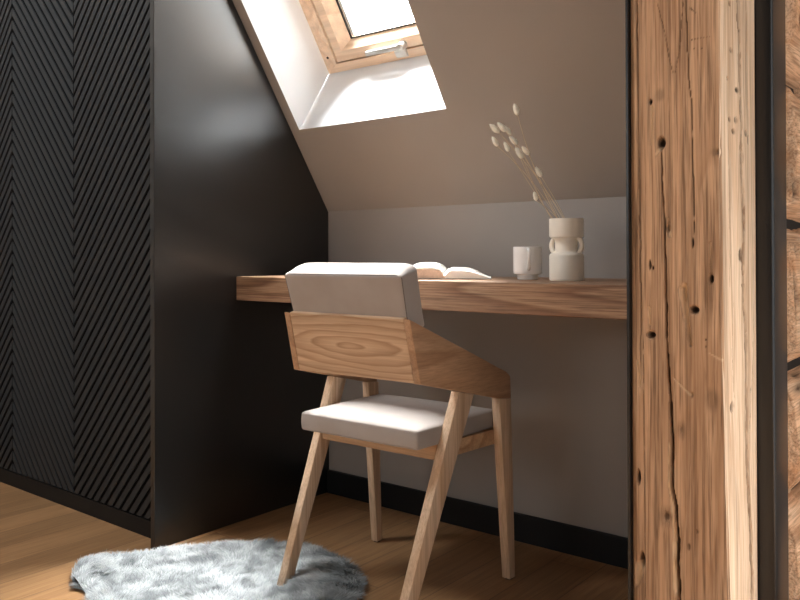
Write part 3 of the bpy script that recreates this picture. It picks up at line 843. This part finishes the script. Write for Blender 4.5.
# ------------------------------------------------------------------ sheepskin rug
def rug():
    out = [(-1.90,1.045),(-1.945,1.085),(-1.958,1.14),(-1.925,1.195),(-1.885,1.25),(-1.855,1.315),(-1.80,1.395),(-1.74,1.46),(-1.66,1.53),(-1.59,1.556),(-1.51,1.562),(-1.44,1.557),(-1.37,1.525),(-1.31,1.475),(-1.268,1.41),
           (-1.25,1.33),(-1.27,1.22),(-1.33,1.11),(-1.40,1.03),(-1.47,.95),(-1.56,.86),(-1.66,.80),(-1.74,.80),(-1.73,.86),(-1.69,.93),(-1.705,.985),(-1.78,1.03),(-1.85,1.032)]
    P = np.array(out); c0 = np.array([-1.58, 1.19])
    # smooth closed outline
    N = 220; Q = P
    for _ in range(4):
        Q = np.stack([.75*Q+.25*np.roll(Q,-1,0), .25*Q+.75*np.roll(Q,-1,0)], 1).reshape(-1, 2)
    seg = np.linalg.norm(np.roll(Q,-1,0)-Q, axis=1); cum = np.concatenate([[0], np.cumsum(seg)])
    tt = np.linspace(0, cum[-1], N, endpoint=False); Qc = np.vstack([Q, Q[:1]])
    ring_ = np.stack([np.interp(tt, cum, Qc[:,0]), np.interp(tt, cum, Qc[:,1])], 1)
    CCW = np.sum(ring_[:,0]*np.roll(ring_[:,1],-1)-np.roll(ring_[:,0],-1)*ring_[:,1])
    def inside(x, y):
        r = np.zeros(len(x), bool); j = N-1
        for i in range(N):
            xi, yi = ring_[i]; xj, yj = ring_[j]
            cnd = ((yi > y) != (yj > y)) & (x < (xj-xi)*(y-yi)/(yj-yi+1e-12)+xi); r ^= cnd; j = i
        return r
    def edged(x, y): return np.sqrt(((x[:,None]-ring_[None,:,0])**2+(y[:,None]-ring_[None,:,1])**2).min(1))
    def lump(x, y): return .5+.5*noise.noise(Vector((x*9, y*9, 1.3)))*1.1 + .3*noise.noise(Vector((x*22, y*22, 7)))
    def tipf(x, y): return math.exp(-((x+1.87)**2+(y-1.035)**2)/.0022)
    def height(x, y, e):
        h = .006 + .011*min(1, e/.05)**.6 + .011*lump(x, y)*min(1, e/.03)
        h *= 1-.75*math.exp(-((x+1.452)**2+(y-1.325)**2)/.0011)
        # curled lip at the left tip
        h += .016*math.exp(-((x+1.93)**2+(y-1.09)**2)/.0022)
        return h
    V = []; F = []; TIP = []; NRM = []; MI = []
    M = 26
    for k in range(M+1):
        s = k/M
        for i in range(N):
            x, y = c0 + (ring_[i]-c0)*s; e = (1-s)*.3
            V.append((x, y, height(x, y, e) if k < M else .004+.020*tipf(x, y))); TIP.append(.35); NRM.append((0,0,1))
    for k in range(M):
        for i in range(N):
            a, b = k*N+i, k*N+(i+1) % N; F.append((a, b, b+N, a+N) if CCW < 0 else (a, a+N, b+N, b)); MI.append(0)
    b0 = len(V)
    for i in range(N):
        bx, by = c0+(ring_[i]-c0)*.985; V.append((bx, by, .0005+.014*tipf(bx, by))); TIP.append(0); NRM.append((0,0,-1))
    for i in range(N):
        F.append((M*N+i, M*N+(i+1) % N, b0+(i+1) % N, b0+i)); MI.append(1)
    F.append(tuple(range(b0+N-1, b0-1, -1))); MI.append(1)
    # fur blades
    nb = 70000
    x = rng.uniform(-2.0, -1.2, nb*2); y = rng.uniform(.78, 1.6, nb*2)
    ok = inside(x, y); x, y = x[ok][:nb], y[ok][:nb]; e = edged(x, y)
    for xi, yi, ei in zip(x, y, e):
        z = height(xi, yi, ei)-.004
        g1 = noise.noise(Vector((xi*7, yi*7, 4.4))); g2 = noise.noise(Vector((xi*30, yi*30, 8.1))); g3 = noise.noise(Vector((xi*30, yi*30, 18.1)))
        # lie direction: flows outward with swirling clumps
        oa = math.atan2(yi-c0[1], xi-c0[0]); an = oa*0 + 2.6 + g1*2.4 + g2*1.3 + rng.normal(0, .25)
        lift = .55 + .35*g3 + rng.normal(0, .12); out_ = max(0, 1-ei/.035)
        dx, dy = math.cos(an)+1.6*out_*math.cos(oa), math.sin(an)+1.6*out_*math.sin(oa)
        l = math.hypot(dx, dy)+1e-6; dx, dy = dx/l, dy/l
        L_ = .030*(.7+.5*rng.random())*(1-.15*out_)*(1-.6*math.exp(-((xi+1.452)**2+(yi-1.325)**2)/.0016)); lift = max(.12, lift-.25*out_)
        w = .00075; px, py = -dy*w, dx*w
        p1 = (xi+dx*L_*.42, yi+dy*L_*.42, z+L_*lift*.60); p2 = (xi+dx*L_*.95, yi+dy*L_*.95, max(.003, z+L_*lift*.75))
        b = len(V); V += [(xi-px, yi-py, z), (xi+px, yi+py, z), (p1[0]+px*.9, p1[1]+py*.9, p1[2]), (p1[0]-px*.9, p1[1]-py*.9, p1[2]), p2]
        q = .12*g2+.1*rng.normal()
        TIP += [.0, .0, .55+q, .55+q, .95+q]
        nn = Vector((dx*.35, dy*.35, 1)).normalized(); NRM += [tuple(nn)]*5
        F += [(b+3, b+2, b+1, b), (b+4, b+2, b+3)]; MI += [0, 0]
    ctr = np.array([-1.58, 1.19, 0])
    me = bpy.data.meshes.new('sheepskin_rug'); me.from_pydata((np.array(V)-ctr).tolist(), [], F); me.update()
    at = me.attributes.new('tip', 'FLOAT', 'POINT'); at.data.foreach_set('value', np.clip(np.array(TIP, dtype=np.float32), 0, 1))
    me.polygons.foreach_set('material_index', np.array(MI, dtype=np.int32))
    me.polygons.foreach_set('use_smooth', np.ones(len(F), dtype=bool)); me.update()
    me.normals_split_custom_set_from_vertices(NRM)
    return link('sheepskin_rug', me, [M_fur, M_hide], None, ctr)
tag(rug(), 'fluffy grey sheepskin rug on the plank floor under the chair', 'rug')

# ------------------------------------------------------------------ light
w = bpy.data.worlds.new('sky'); sc.world = w; w.use_nodes = True
nt = w.node_tree; bg = nt.nodes['Background']
tc = nt.nodes.new('ShaderNodeTexCoord'); nz_ = nt.nodes.new('ShaderNodeTexNoise'); rp = nt.nodes.new('ShaderNodeValToRGB')
nz_.inputs['Scale'].default_value = 4.5; nz_.inputs['Detail'].default_value = 6
nt.links.new(tc.outputs['Generated'], nz_.inputs['Vector']); nt.links.new(nz_.outputs['Fac'], rp.inputs['Fac'])
rp.color_ramp.elements[0].position = .32; rp.color_ramp.elements[0].color = (.84,.88,.90,1)
rp.color_ramp.elements[1].position = .6; rp.color_ramp.elements[1].color = (1,1,.99,1)
nt.links.new(rp.outputs['Color'], bg.inputs['Color']); 
# sky brightness shaped for its light: raised on the roof side (+y), duller elsewhere
sx = nt.nodes.new('ShaderNodeSeparateXYZ'); nt.links.new(tc.outputs['Generated'], sx.inputs[0])
def smooth(sock, a, b):
    m = nt.nodes.new('ShaderNodeMapRange'); m.interpolation_type = 'SMOOTHSTEP'
    m.inputs['From Min'].default_value = a; m.inputs['From Max'].default_value = b
    nt.links.new(sock, m.inputs['Value']); return m.outputs['Result']
mu = nt.nodes.new('ShaderNodeMath'); mu.operation = 'MULTIPLY'
nt.links.new(smooth(sx.outputs['Z'], .10, .24), mu.inputs[0]); 
yz = nt.nodes.new('ShaderNodeMath'); yz.operation = 'MULTIPLY_ADD'; yz.inputs[1].default_value = .45
nt.links.new(sx.outputs['Z'], yz.inputs[0]); nt.links.new(sx.outputs['Y'], yz.inputs[2])
nt.links.new(smooth(yz.outputs[0], .28, .50), mu.inputs[1])
st_ = nt.nodes.new('ShaderNodeMapRange'); nt.links.new(mu.outputs[0], st_.inputs['Value'])
st_.inputs['To Min'].default_value = 1.3; st_.inputs['To Max'].default_value = 15.0
nt.links.new(st_.outputs['Result'], bg.inputs['Strength'])

def sun(name, d, e, ang, col=(1,1,1)):
    l = bpy.data.lights.new(name, 'SUN'); l.energy = e; l.angle = math.radians(ang); l.color = col
    o = bpy.data.objects.new(name, l); COL.objects.link(o)
    o.rotation_euler = Vector(d).to_track_quat('-Z', 'Y').to_euler(); o.location = (-1.4, 3, 4); return o
sun('sun', (.17, -.31, -1.0), 180.0, 44, (1, 1, 1))

al = bpy.data.lights.new('added_roof_fill', 'AREA'); al.shape = 'RECTANGLE'; al.size = .9; al.size_y = .65; al.energy = 105; al.color = (.97, .985, 1)  # fill lamp added above the unseen roof light
ao = bpy.data.objects.new('added_roof_fill', al); COL.objects.link(ao); ao.location = ((RX0+RX1)/2, (RY0+RY1)/2, ZC+.19)

al = bpy.data.lights.new('added_window_fill', 'AREA'); al.shape = 'RECTANGLE'; al.size = 1.2; al.size_y = 1.1; al.energy = 26; al.color = (.98, .99, 1)  # fill lamp added behind the camera for chair back and post
ao = bpy.data.objects.new('added_window_fill', al); COL.objects.link(ao); ao.location = ((WX0+WX1)/2, YBACK-.13, (WZ0+WZ1)/2); ao.rotation_euler = (math.radians(90), 0, 0)

# ------------------------------------------------------------------ camera
cd = bpy.data.cameras.new('camera'); cam = bpy.data.objects.new('camera', cd); COL.objects.link(cam)
cd.sensor_width = 36; cd.lens = 798.85/800*36; cd.shift_y = (250.415-300)/800; cd.clip_start = .02
ya, pi_, ro = map(math.radians, (38.815, .3045, -.1924))
fw = Vector((-math.sin(ya)*math.cos(pi_), math.cos(ya)*math.cos(pi_), math.sin(pi_)))
rr = Vector((math.cos(ya), math.sin(ya), 0)); uu = rr.cross(fw)
r2 = rr*math.cos(ro)+uu*math.sin(ro); u2 = -rr*math.sin(ro)+uu*math.cos(ro)
cam.matrix_world = Matrix(((r2.x,u2.x,-fw.x,0),(r2.y,u2.y,-fw.y,0),(r2.z,u2.z,-fw.z,.82),(0,0,0,1)))
sc.camera = cam
sc.view_settings.view_transform = 'Standard'; sc.view_settings.look = 'None'
sc.view_settings.gamma = 1; sc.view_settings.use_curve_mapping = False; sc.view_settings.exposure = 0.0
sc.cycles.use_denoising = True
sc.cycles.max_bounces = 10; sc.cycles.diffuse_bounces = 6
